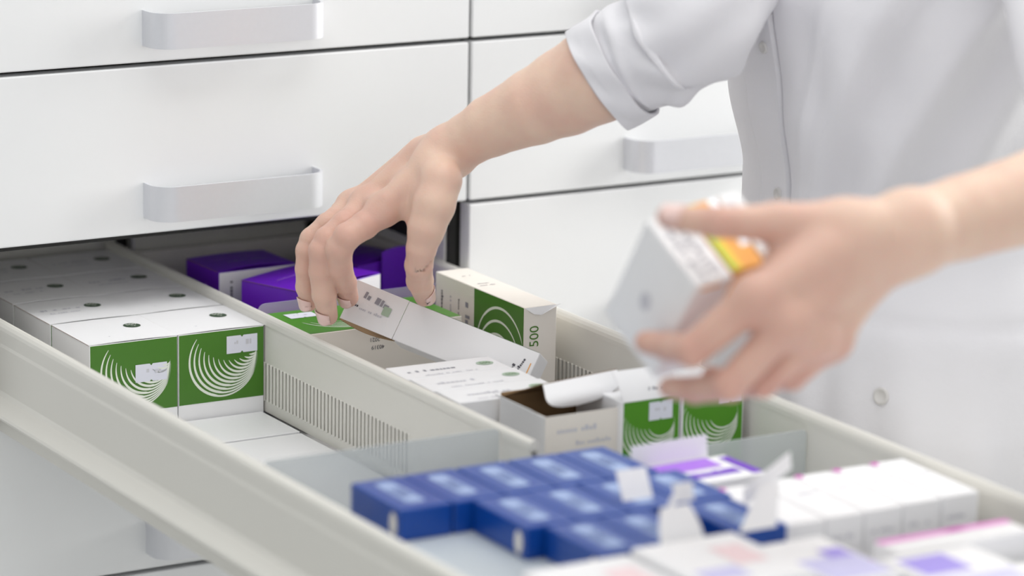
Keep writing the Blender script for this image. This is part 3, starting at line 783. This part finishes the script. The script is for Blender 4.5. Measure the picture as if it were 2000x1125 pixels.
add_body(V, F, blush_at(V, [(p[0], .7) for ch in (gI, gM, gR, gP) for p in ch[1:]]+[(p[0], .45) for p in (nI, nM, nR, nP)]+[(uT[0], .8), (uI[0], .6), (uM[0], .3)], .016)*.75+handblush(V, onD(1480, 600, 2.52), .085, .42))

# ---- trunk, upper arms, head, legs (mostly under the clothes)
BC = np.array([.215, -.455])      # trunk axis; the person faces the drawer (-x)
shR = np.array([.20, -.300, 1.36]); shL = np.array([.20, -.625, 1.36])
f = Field((-.15, -1.05, -.0), (.55, .0, 1.80), .008)
d = f.d
def tc(a, b, ra, rb, k=.05): f.cone(f.d, np.array(a, float), np.array(b, float), ra, rb, k)
for s in (-1, 1):
    tc((BC[0], BC[1]+.07*s, .92), (BC[0], BC[1]+.06*s, 1.12), .085, .072); tc((BC[0], BC[1]+.06*s, 1.12), (BC[0]-.005, BC[1]+.075*s, 1.30), .072, .082)
    tc((BC[0]+.005, BC[1]+.085*s, .90), (BC[0]+.01, BC[1]+.085*s, .50), .085, .055, .02); tc((BC[0]+.01, BC[1]+.085*s, .50), (BC[0]+.03, BC[1]+.085*s, .085), .055, .036, .02)
    tc((BC[0]+.03, BC[1]+.085*s, .05), (BC[0]-.11, BC[1]+.09*s, .035), .036, .028, .02)
tc(shR, npv(Rel[0]), .034, .032, .004); tc(shL, npv(Lel[0]), .034, .032, .004)
tc((BC[0], BC[1]+.10, 1.37), shR, .040, .036); tc((BC[0], BC[1]-.10, 1.37), shL, .040, .036)
tc((BC[0], BC[1], 1.38), (BC[0]-.03, BC[1]+.01, 1.50), .056, .050)
hx, hy = BC[0]-.065, BC[1]+.012
tc((hx, hy, 1.60), (hx, hy, 1.66), .078, .082, .03); tc((hx-.03, hy, 1.54), (hx-.03, hy, 1.60), .045, .062, .03)
tc((hx-.100, hy, 1.575), (hx-.082, hy, 1.615), .012, .008, .012)                     # nose
for s in (-1, 1): tc((hx-.002, hy+.078*s, 1.57), (hx+.006, hy+.082*s, 1.61), .008, .011, .006)   # ears
V, F = f.mesh(); add_body(V, F)
V = np.concatenate(bodyV); F = np.concatenate(bodyF); B = np.concatenate(blush)
me = bpy.data.meshes.new('body'); me.from_pydata([tuple(v) for v in V.tolist()], [], F.tolist()); me.materials.append(MATS['skin'])
me.polygons.foreach_set('use_smooth', [True]*len(me.polygons)); me.update()
at = me.attributes.new('blush', 'FLOAT', 'POINT'); at.data.foreach_set('value', B.astype(np.float32))
person = empty('person', (BC[0], BC[1], 0))
tag(person, 'person in a white coat, one hand in the drawer, the other holding cartons', 'person')
PO = Vector((BC[0], BC[1], 0))
def pchild(o):
    o.parent = person; o.matrix_parent_inverse = Matrix.Translation(-PO); return o
body = bpy.data.objects.new('body', me); COL.objects.link(body); pchild(body)
sm = body.modifiers.new('s', 'SMOOTH'); sm.factor = .5; sm.iterations = 4

# nails
def nail(kt, kp, up, w=.0078, l=.0125):
    """curved plate on the last finger joint, following its taper; `up` points out of the nail"""
    tip = Vector(kt[0]); pv = Vector(kp[0]); r = kt[1]; rp = kp[1]; L_ = (tip-pv).length
    ax = (tip-pv).normalized(); up = Vector(up); up = (up-ax*up.dot(ax)).normalized(); sd = ax.cross(up)
    mb = MB(); n = 10; P = []
    for j in range(n+1):
        v = j/n; row = []
        for i in range(n+1):
            u = i/n*2-1
            ang = u*.5*w/r
            d_ = -l+.0040+l*v-(.0022*u*u if v > .5 else -.0035*u*u)      # along the finger from the tip centre
            rl = r+(rp-r)*min(1, max(0, -d_)/L_)
            if d_ > 0: rl = r-.55*(r-math.sqrt(max(1e-9, r*r-d_*d_)))
            rl += .0013-.0007*u*u
            row.append(tip+ax*d_+sd*(rl*math.sin(ang*2))+up*(rl*math.cos(ang*2)))
        P.append(row)
    a = [p for r_ in P for p in r_]; N = n+1
    mb.add(a, [[j*N+i, j*N+i+1, (j+1)*N+i+1, (j+1)*N+i] for j in range(n) for i in range(n)], 'nail', True)
    o = mb.build('fingernail'); m = o.modifiers.new('t', 'SOLIDIFY'); m.thickness = .0007; m.offset = -1
    pchild(o); return o
back = -Vector(ROT[:, 2])   # into the picture
tocam = Vector(ROT[:, 2]); right = Vector(ROT[:, 0]); upv = Vector(ROT[:, 1])
nail(fI[-1], fI[-2], tocam*.85-right*.55, w=.0090, l=.0150)
nail(fM[-1], fM[-2], tocam*.8-right*.65, w=.0090, l=.0155)
nail(fR[-1], fR[-2], tocam*.8-right*.65, w=.0084, l=.0142)
nail(tT, tIb, right*.85+tocam*.6, w=.0094, l=.0175)
nail(uT, uI, upv*.7+tocam*.7, w=.0115, l=.017)

# ---- coat: lofted cloth with folds
def rings_to_mesh(P, mt, name, closed=True, capin=None, th=.0012):
    mb = MB(); n = len(P[0]); vs = [p for r_ in P for p in r_]
    fs = [[j*n+i, j*n+(i+1) % n, (j+1)*n+(i+1) % n, (j+1)*n+i] for j in range(len(P)-1) for i in range(n if closed else n-1)]
    mb.add(vs, fs, mt, True); o = mb.build(name)
    s_ = o.modifiers.new('t', 'SOLIDIFY'); s_.thickness = th; s_.offset = -1
    return o
def lerp_tab(tab, z):
    for (z0, *a), (z1, *b) in zip(tab[:-1], tab[1:]):
        if z0 <= z <= z1:
            t = (z-z0)/(z1-z0); t = t*t*(3-2*t)*.5+t*.5; return [x+(y-x)*t for x, y in zip(a, b)]
    return list(tab[-1][1:] if z > tab[-1][0] else tab[0][1:])
# z, half depth, half width, centre x, centre y
TAB = [(.50, .175, .235, .215, -.470), (.80, .160, .222, .212, -.468), (.90, .150, .205, .210, -.466), (.985, .136, .178, .206, -.462), (1.03, .133, .172, .204, -.458),
       (1.10, .142, .182, .200, -.452), (1.20, .150, .196, .196, -.450), (1.30, .140, .200, .200, -.452), (1.37, .110, .190, .205, -.455), (1.42, .075, .120, .205, -.455), (1.46, .060, .066, .200, -.452)]
def coat_pt(phi, z, seam=.925):
    a, b, cx, cy = lerp_tab(TAB, z)
    # phi = 0 faces the drawer (-x); phi grows towards the person's left (-y)
    x = -math.cos(phi); y = -math.sin(phi)
    e = 0
    # long drape folds
    if z > seam:
        t = (z-seam)
        e += .0075*math.sin(phi*3.1-z*19+.8)*math.exp(-((phi-1.0)/1.0)**2)*min(1, t*14)
        e += .0050*math.sin(phi*6.5-z*31+2.0)*math.exp(-((phi-.75)/.6)**2)*min(1, t*10)
        e += .0030*math.sin(phi*13+z*22)*math.exp(-((phi-.6)/.7)**2)*max(0, 1-abs(z-1.15)*6)
        for c0, sl, wd, am in ((.32, 2.9, .085, .0065), (.52, 3.1, .10, -.0070), (.74, 3.3, .09, .0080), (.95, 3.2, .13, -.0085), (.20, 1.6, .05, .0030), (1.2, 2.6, .12, .006)):
            e += am*math.exp(-((phi-c0-(z-1.03)*sl)/wd)**2)*min(1, t*10)
    else:
        t = seam-z
        e += .0045*math.sin(phi*21+1.3*math.sin(z*9))*min(1, t*9)*(.4+.6*math.sin(phi*2.3+1)**2)
        e += .010*min(1, t*10)
        e += .004*math.sin(phi*9+z*14)*min(1, t*7)
    e += .0022*math.exp(-((z-seam)/.006)**2)*-1
    # button placket standing proud on the front, ending in a sharp edge
    pw = .046; 
    if -.30 < phi < pw: e += .0040
    elif pw <= phi < pw+.02: e += -.007
    r_ = 1/((abs(x)/a)**2.15+(abs(y)/b)**2.15)**(1/2.15)
    return Vector((cx+x*(r_+e), cy+y*(r_+e), z))
phis = sorted(set([round(-PI+2*PI*i/260, 5) for i in range(260)]+[-.301, -.299, .043, .0459, .0461, .049, .055, .0655, .0665, .069]))
P = []
for j in range(150):
    z = .50+(1.46-.50)*j/149
    P.append([coat_pt(p, z) for p in phis])
coat = pchild(rings_to_mesh(P, 'coat', 'coat', th=.0015))
def along(pts, n):
    """smooth path through (point, radius) knots"""
    out = []
    K = len(pts)-1
    for i in range(n+1):
        t = i/n*K; k = min(K-1, int(t)); u = t-k
        def g(j): return pts[max(0, min(K, j))]
        a, b, c_, d_ = g(k-1), g(k), g(k+1), g(k+2)
        def cr(p0, p1, p2, p3): return .5*((2*p1)+(-p0+p2)*u+(2*p0-5*p1+4*p2-p3)*u*u+(-p0+3*p1-3*p2+p3)*u**3)
        out.append((Vector([cr(a[0][i_], b[0][i_], c_[0][i_], d_[0][i_]) for i_ in range(3)]), cr(a[1], b[1], c_[1], d_[1])))
    return out
def sleeve(knots, n, m, name, foldfn, flat=1.0, tilt=None, th=.0014):
    path = along(knots, n); P = []; upz = Vector((0, 0, 1))
    for i, (c, r_) in enumerate(path):
        a = path[min(n, i+1)][0]-path[max(0, i-1)][0]; a.normalize()
        if tilt is not None:
            w_ = max(0, 1-i/(n*.45)); a = (a*(1-w_)+tilt.normalized()*w_).normalized()
        s1 = a.cross(tocam).normalized(); s2 = s1.cross(a)
        row = []
        for k in range(m):
            t = 2*PI*k/m; rr = r_+foldfn(i/n, t, r_)
            row.append(c+s1*(rr*math.cos(t))+s2*(rr*math.sin(t)*flat))
        P.append(row)
    o = rings_to_mesh(P, 'coat', name, th=th); return pchild(o)
def kn(px, py, d, rpx): p = hp(px, py, d, rpx); return (p[0], p[1])
SR = [kn(1172, 152, 3.075, 102), kn(1230, 116, 3.065, 110), kn(1300, 80, 3.05, 121), kn(1375, 10, 3.04, 128), (Vector(Rel[0]).lerp(Vector(shR), .45)+Vector((0, .005, -.005)), .064), (Vector(Rel[0]).lerp(Vector(shR), .75), .070), (Vector(shR)+Vector((.0, -.01, -.005)), .070), (Vector(shR)+Vector((.01, -.075, .005)), .050)]
def foldR(u, t, r_):
    w_ = min(1, max(0, u-.13)*9)*max(0, 1-u*.9)
    def ridge(x, k=2.2): return (.5+.5*math.cos(x))**k
    e = .010*(ridge(u*46-2.4*math.sin(t-.4)+.6)-.35)*w_
    e += .006*(ridge(u*30+3*t+1.0, 3)-.3)*w_
    e += .003*math.sin(7*t+u*25)*w_
    e += .016*math.exp(-((u-.36)/.07)**2)*math.exp(-((t-PI*1.5)/.55)**2)+.016*math.exp(-((u-.36)/.07)**2)*math.exp(-((t-PI*.5)/.55)**2)*0
    return e
axis_cuff = (SR[1][0]-SR[0][0])
sleeve(SR, 120, 96, 'sleeve', foldR, .97)
cuffk = [kn(1168, 154, 3.075, 108), kn(1190, 140, 3.072, 111), kn(1222, 121, 3.066, 114.5)]
def foldC(u, t, r_): return .0022*math.sin(3*t+.8)+.0012*math.sin(7*t+u*4)+.0018
sleeve(cuffk, 24, 96, 'cuff', foldC, .97, th=.003)
SL = [(Vector(Lf1[0])*.25+Vector(Lel[0])*.75, .052), (Vector(Lel[0]), .058), (Vector(Lel[0]).lerp(Vector(shL), .5), .062), (Vector(shL)+Vector((.0, .01, -.005)), .072), (Vector(shL)+Vector((.01, .075, .005)), .050)]
sleeve(SL, 60, 64, 'sleeve', lambda u, t, r_: .004*math.sin(4*t+u*20)*min(1, u*4), .95)
# collar
P = []
for j in range(8):
    v = j/7; P.append([Vector((.185-.02*v-math.cos(t)*(.062+.012*v*v), -.450-math.sin(t)*(.064+.012*v*v), 1.44+.045*v-.02*v*v)) for t in [.35+(2*PI-.7)*k/40 for k in range(41)]])
pchild(rings_to_mesh(P, 'coat', 'collar', closed=False, th=.003))
# buttons down the placket and one on the skirt of the coat
def button(p, nrm, r=.0058):
    nrm = Vector(nrm).normalized(); a = nrm.orthogonal().normalized(); b = nrm.cross(a)
    mb = MB(); N = 20; prof = [(0, .0012), (.55, .0012), (.7, .0022), (.92, .0022), (1, .0012), (1, -.001)]
    rows = [[Vector(p)+(a*math.cos(2*PI*k/N)+b*math.sin(2*PI*k/N))*(r*max(q, .001))+nrm*h for k in range(N)] for q, h in prof]
    mb.add([v for r_ in rows for v in r_], [[j*N+k, j*N+(k+1) % N, (j+1)*N+(k+1) % N, (j+1)*N+k] for j in range(len(prof)-1) for k in range(N)], 'button', True)
    return pchild(mb.build('button'))
for z in (1.29, 1.155, 1.02, .885, .75):
    p = coat_pt(-.045, z); q = coat_pt(-.045, z+.01); s_ = coat_pt(.0, z); button(p, (s_-p).cross(q-p)*(1 if (s_-p).cross(q-p).x < 0 else -1))
p = coat_pt(.80, .862); q = coat_pt(.80, .872); s_ = coat_pt(.85, .862); nn = (s_-p).cross(q-p); button(p, nn*(1 if nn.x < 0 else -1), .008)
# trousers, shoes, hair, face
for s in (-1, 1):
    P = [[Vector((BC[0]+.012+.02*(1-z/.9)+.0-math.cos(t)*r_, BC[1]+.088*s-math.sin(t)*r_, z)) for t in [2*PI*k/32 for k in range(32)]] for z, r_ in ((.09, .052), (.3, .062), (.5, .075), (.7, .088), (.9, .098))]
    pchild(rings_to_mesh(P, 'trouser', 'trouser_leg'))
    mb = MB(); mb.box((BC[0]-.165, BC[1]+.088*s-.045, 0), (BC[0]+.085, BC[1]+.088*s+.045, .025), 'shoe', .012, seg=3)
    mb.box((BC[0]-.155, BC[1]+.088*s-.042, .02), (BC[0]+.08, BC[1]+.088*s+.042, .085), 'shoe', .028, seg=4); pchild(mb.build('shoe'))
f = Field((-.02, -.62, 1.35), (.36, -.28, 1.80), .005)
for a, b, ra, rb in (((hx+.022, hy, 1.63), (hx+.018, hy, 1.67), .088, .086), ((hx+.06, hy, 1.60), (hx+.085, hy, 1.50), .05, .042), ((hx+.085, hy, 1.52), (hx+.095, hy, 1.42), .036, .016), ((hx-.02, hy+.05, 1.69), (hx-.02, hy-.05, 1.69), .046, .046)):
    f.cone(f.d, np.array(a), np.array(b), ra, rb, .02)
V, F = f.mesh(); me = bpy.data.meshes.new('hair'); me.from_pydata(V.tolist(), [], F.tolist()); me.materials.append(MATS['hair'])
me.polygons.foreach_set('use_smooth', [True]*len(me.polygons)); h_ = bpy.data.objects.new('hair', me); COL.objects.link(h_); pchild(h_)
def ball(name, c, r, mt, sc=(1, 1, 1)):
    bm = bmesh.new(); bmesh.ops.create_uvsphere(bm, u_segments=20, v_segments=12, radius=r)
    for v in bm.verts: v.co = Vector([v.co[i]*sc[i]+c[i] for i in range(3)])
    me = bpy.data.meshes.new(name); bm.to_mesh(me); bm.free(); me.materials.append(MATS[mt])
    me.polygons.foreach_set('use_smooth', [True]*len(me.polygons)); o = bpy.data.objects.new(name, me); COL.objects.link(o); return pchild(o)
for s in (-1, 1): e_ = ball('eye', (hx-.078, hy+.030*s, 1.618), .011, 'eye', (.7, 1.2, .7)); ball('eyebrow', (hx-.083, hy+.030*s, 1.640), .012, 'hair', (.4, 1.2, .25))
ball('mouth', (hx-.083, hy, 1.545), .018, 'lip', (.4, 1.2, .35))

# ---- carton held in the left hand
def sheared(A, Bp, Cp, E_, zsign, dB):
    """box from its near corner Bp with three picture edges; distances follow from right angles"""
    k = dB/FPX
    e = [np.array([A[0]-Bp[0], -(A[1]-Bp[1])])*k, np.array([Cp[0]-Bp[0], -(Cp[1]-Bp[1])])*k, np.array([E_[0]-Bp[0], -(E_[1]-Bp[1])])*k]
    d12, d13, d23 = e[0]@e[1], e[0]@e[2], e[1]@e[2]
    z1 = math.sqrt(abs(d12*d13/d23)); z2 = -d12/z1; z3 = -d13/z1
    o = npv(onD(*Bp, dB))
    out = []
    for q, z in zip(e, (z1, z2, z3)):
        v = np.array([q[0], q[1], -abs(z)]); out.append(Vector(ROT @ v))
    return Vector(o), out
# near corner, then edges: long text edge up-left, short edge right, tall edge down
o_, (e1, e2, e3) = sheared((1266, 428), (1362, 560), (1438, 540), (1284, 745), 1, D0+.012)
def held_box(o, e1, e2, e3, name, base, deco, label):
    # local x = e2 (short), y = e1 (long), z = -e3 (up): right-handed check
    x = e2.normalized(); y = (e1-x*e1.dot(x)).normalized(); z = x.cross(y)
    down = e3; sgn = -1 if z.dot(down) < 0 else 1
    H = abs(down.dot(z)); W = e2.length; D = e1.dot(y)
    M = Matrix.Identity(4)
    org = o+(z*(-H) if sgn < 0 else Vector((0, 0, 0)))
    for i in range(3): M[i][0] = x[i]; M[i][1] = y[i]; M[i][2] = z[i]; M[i][3] = org[i]
    mb, F = shell('', None, 0, W, D, H, base, .001)
    deco(F, W, D, H, sgn); ob = mb.build('medicine_carton'); place(ob, None, M=M); tag(ob, label, 'medicine box'); return W, D, H, sgn
def deco1(F, W, D, H, sgn):
    t = F['top']
    t.line(W*.36, D*.06, D*.8, .0062, 'print_grey', rot=PI/2, seed=101); t.line(W*.66, D*.1, D*.75, .0072, 'print_grey', rot=PI/2, seed=102)
    t.line(W*.84, D*.1, D*.75, .0045, 'print_soft', rot=PI/2, seed=103)
    F['left'].oval(D*.45, H*.45, .006, .008, 'print_soft'); F['front'].rect(W*.15, H-.006, W*.7, H-.003, 'orange')
held_box(o_, e1, e2, e3, 'c', 'card_white', deco1, 'white medicine carton with grey print, gripped between thumb and fingertips above the drawer')
s2 = e2.normalized()
def deco2(F, W, D, H, sgn):
    t = F['top']; t.rect(.0008, .001, .005, D-.001, 'lime'); t.rect(.005, .001, .011, D-.001, 'yellow'); t.rect(W*.72, D*.3, W-.001, D-.001, 'foil')
held_box(o_+s2*(e2.length+.001)+e1*.06, e1*1.0, s2*.033, e3*.5, 'c', 'orange', deco2, 'orange carton with yellow and lime stripes, held behind the white one')
held_box(o_+s2*(e2.length+.036)+e1*.10, e1*.98, s2*.020, e3*.4, 'c', 'card_white', lambda F, W, D, H, g: F['top'].line(W*.5, D*.1, D*.8, .005, 'print_soft', rot=PI/2, seed=130), 'thin white carton held behind the orange one, only its top end showing')

# ---- long white carton being lifted by the reaching hand
P1 = onZ(700, 548, .915); P2 = onZ(1055, 690, .868)
e = (P2-P1); r_ = Vector(ray(665, 622)); t_ = (P1-Vector(CAM)).dot(e)/r_.dot(e); Bq = Vector(CAM)+r_*t_; u_ = Bq-P1
X_ = e.normalized(); Zd = u_.normalized(); N_ = X_.cross(-Zd).normalized()
if N_.dot(tocam) < 0: N_ = -N_
Wl = e.length; Hh = u_.length; Dd = .030
# local frame: x along e, z up the face, y into the box (away from the camera)
Yv = -N_; Zv = -Zd
M = Matrix.Identity(4)
for i in range(3): M[i][0] = X_[i]; M[i][1] = Yv[i]; M[i][2] = Zv[i]; M[i][3] = Bq[i]
fl = Wl*.285
root = MB(); root.box((fl, 0, .0), (Wl, Dd, Hh), 'card_white', .0006, seg=1)
F = Face(root, (0, 0, 0), (1, 0, 0), (0, 0, 1)); F.line(Wl-.014, Hh*.25, .018, .0030, 'print_dark', rot=PI/2.3, seed=111); F.line(Wl-.019, Hh*.3, .008, .003, 'print_dark', rot=PI/2.3, seed=112)
F.rect(Wl-.0045, .004, Wl-.0035, Hh*.7, 'orange')
Face(root, (0, 0, Hh), (1, 0, 0), (0, 1, 0)).rect(fl+.001, .0003, Wl-.001, .003, 'green_pale')
ob = root.build('medicine_carton'); place(ob, None, M=M); tag(ob, 'long white medicine carton being lifted from the drawer by the reaching hand', 'medicine box')
m2 = sheet(lambda u, v: (fl*u+.0002, -.0008-.002*(1-u)**2, Hh*v), 8, 4, 'card_white', 'kraft', 'f', ob)
F = Face(m2, (0, -.0026, 0), (fl, 0.0018, 0), (0, 0, 1)); F.u = Vector((1, .03, 0)).normalized(); F.n = Vector((.0, -1, 0))
F.line(.013, Hh*.66, .026, .0068, 'print_grey', seed=121, lift=.0005, rot=-.1); F.line(.002, Hh*.40, .012, .003, 'print_dark', seed=122, lift=.0005); F.line(.014, Hh*.36, .026, .0028, 'print_soft', seed=123, lift=.0005)
F.rect(.036, Hh*.44, .044, Hh*.66, 'green_pale', .0006, .001)
m2.build('flap', ob)
m2 = sheet(lambda u, v: (-.001+(fl+.004)*u, .0005+.016*v, -.0034*math.sin(PI*u)-.0004+.010*v), 10, 2, 'kraft', 'card_cream', 'f', ob); m2.build('flap', ob)


# ------------------------------------------------------------------ light
w = bpy.data.worlds.new('world'); SC.world = w; w.use_nodes = True
bg = w.node_tree.nodes['Background']; bg.inputs[0].default_value = (.96, .98, 1.0, 1); bg.inputs[1].default_value = .70
def area(name, loc, target, sx, sy, power, color=(1, 1, 1)):
    l = bpy.data.lights.new(name, 'AREA'); l.shape = 'RECTANGLE'; l.size = sx; l.size_y = sy; l.energy = power; l.color = color
    o = bpy.data.objects.new(name, l); COL.objects.link(o); o.location = loc
    o.rotation_euler = (Vector(target)-Vector(loc)).to_track_quat('-Z', 'Y').to_euler(); return o
area('window_light', (2.3, -.45, 1.75), (.35, .02, .95), 1.2, 1.5, 72, (1, .985, .95))
area('front_fill_light', (-1.5, -5.9, 2.3), (-.2, 0, .9), 3.4, 1.4, 42)  # added fill from behind the camera for the rear cartons, no window there
area('ceiling_light', (-.3, -.75, 2.75), (-.3, -.75, 0), 2.4, .9, 17)
SC.view_settings.view_transform = 'Standard'; SC.view_settings.look = 'None'; SC.view_settings.exposure = .02; SC.view_settings.gamma = 1
SC.view_settings.use_curve_mapping = False
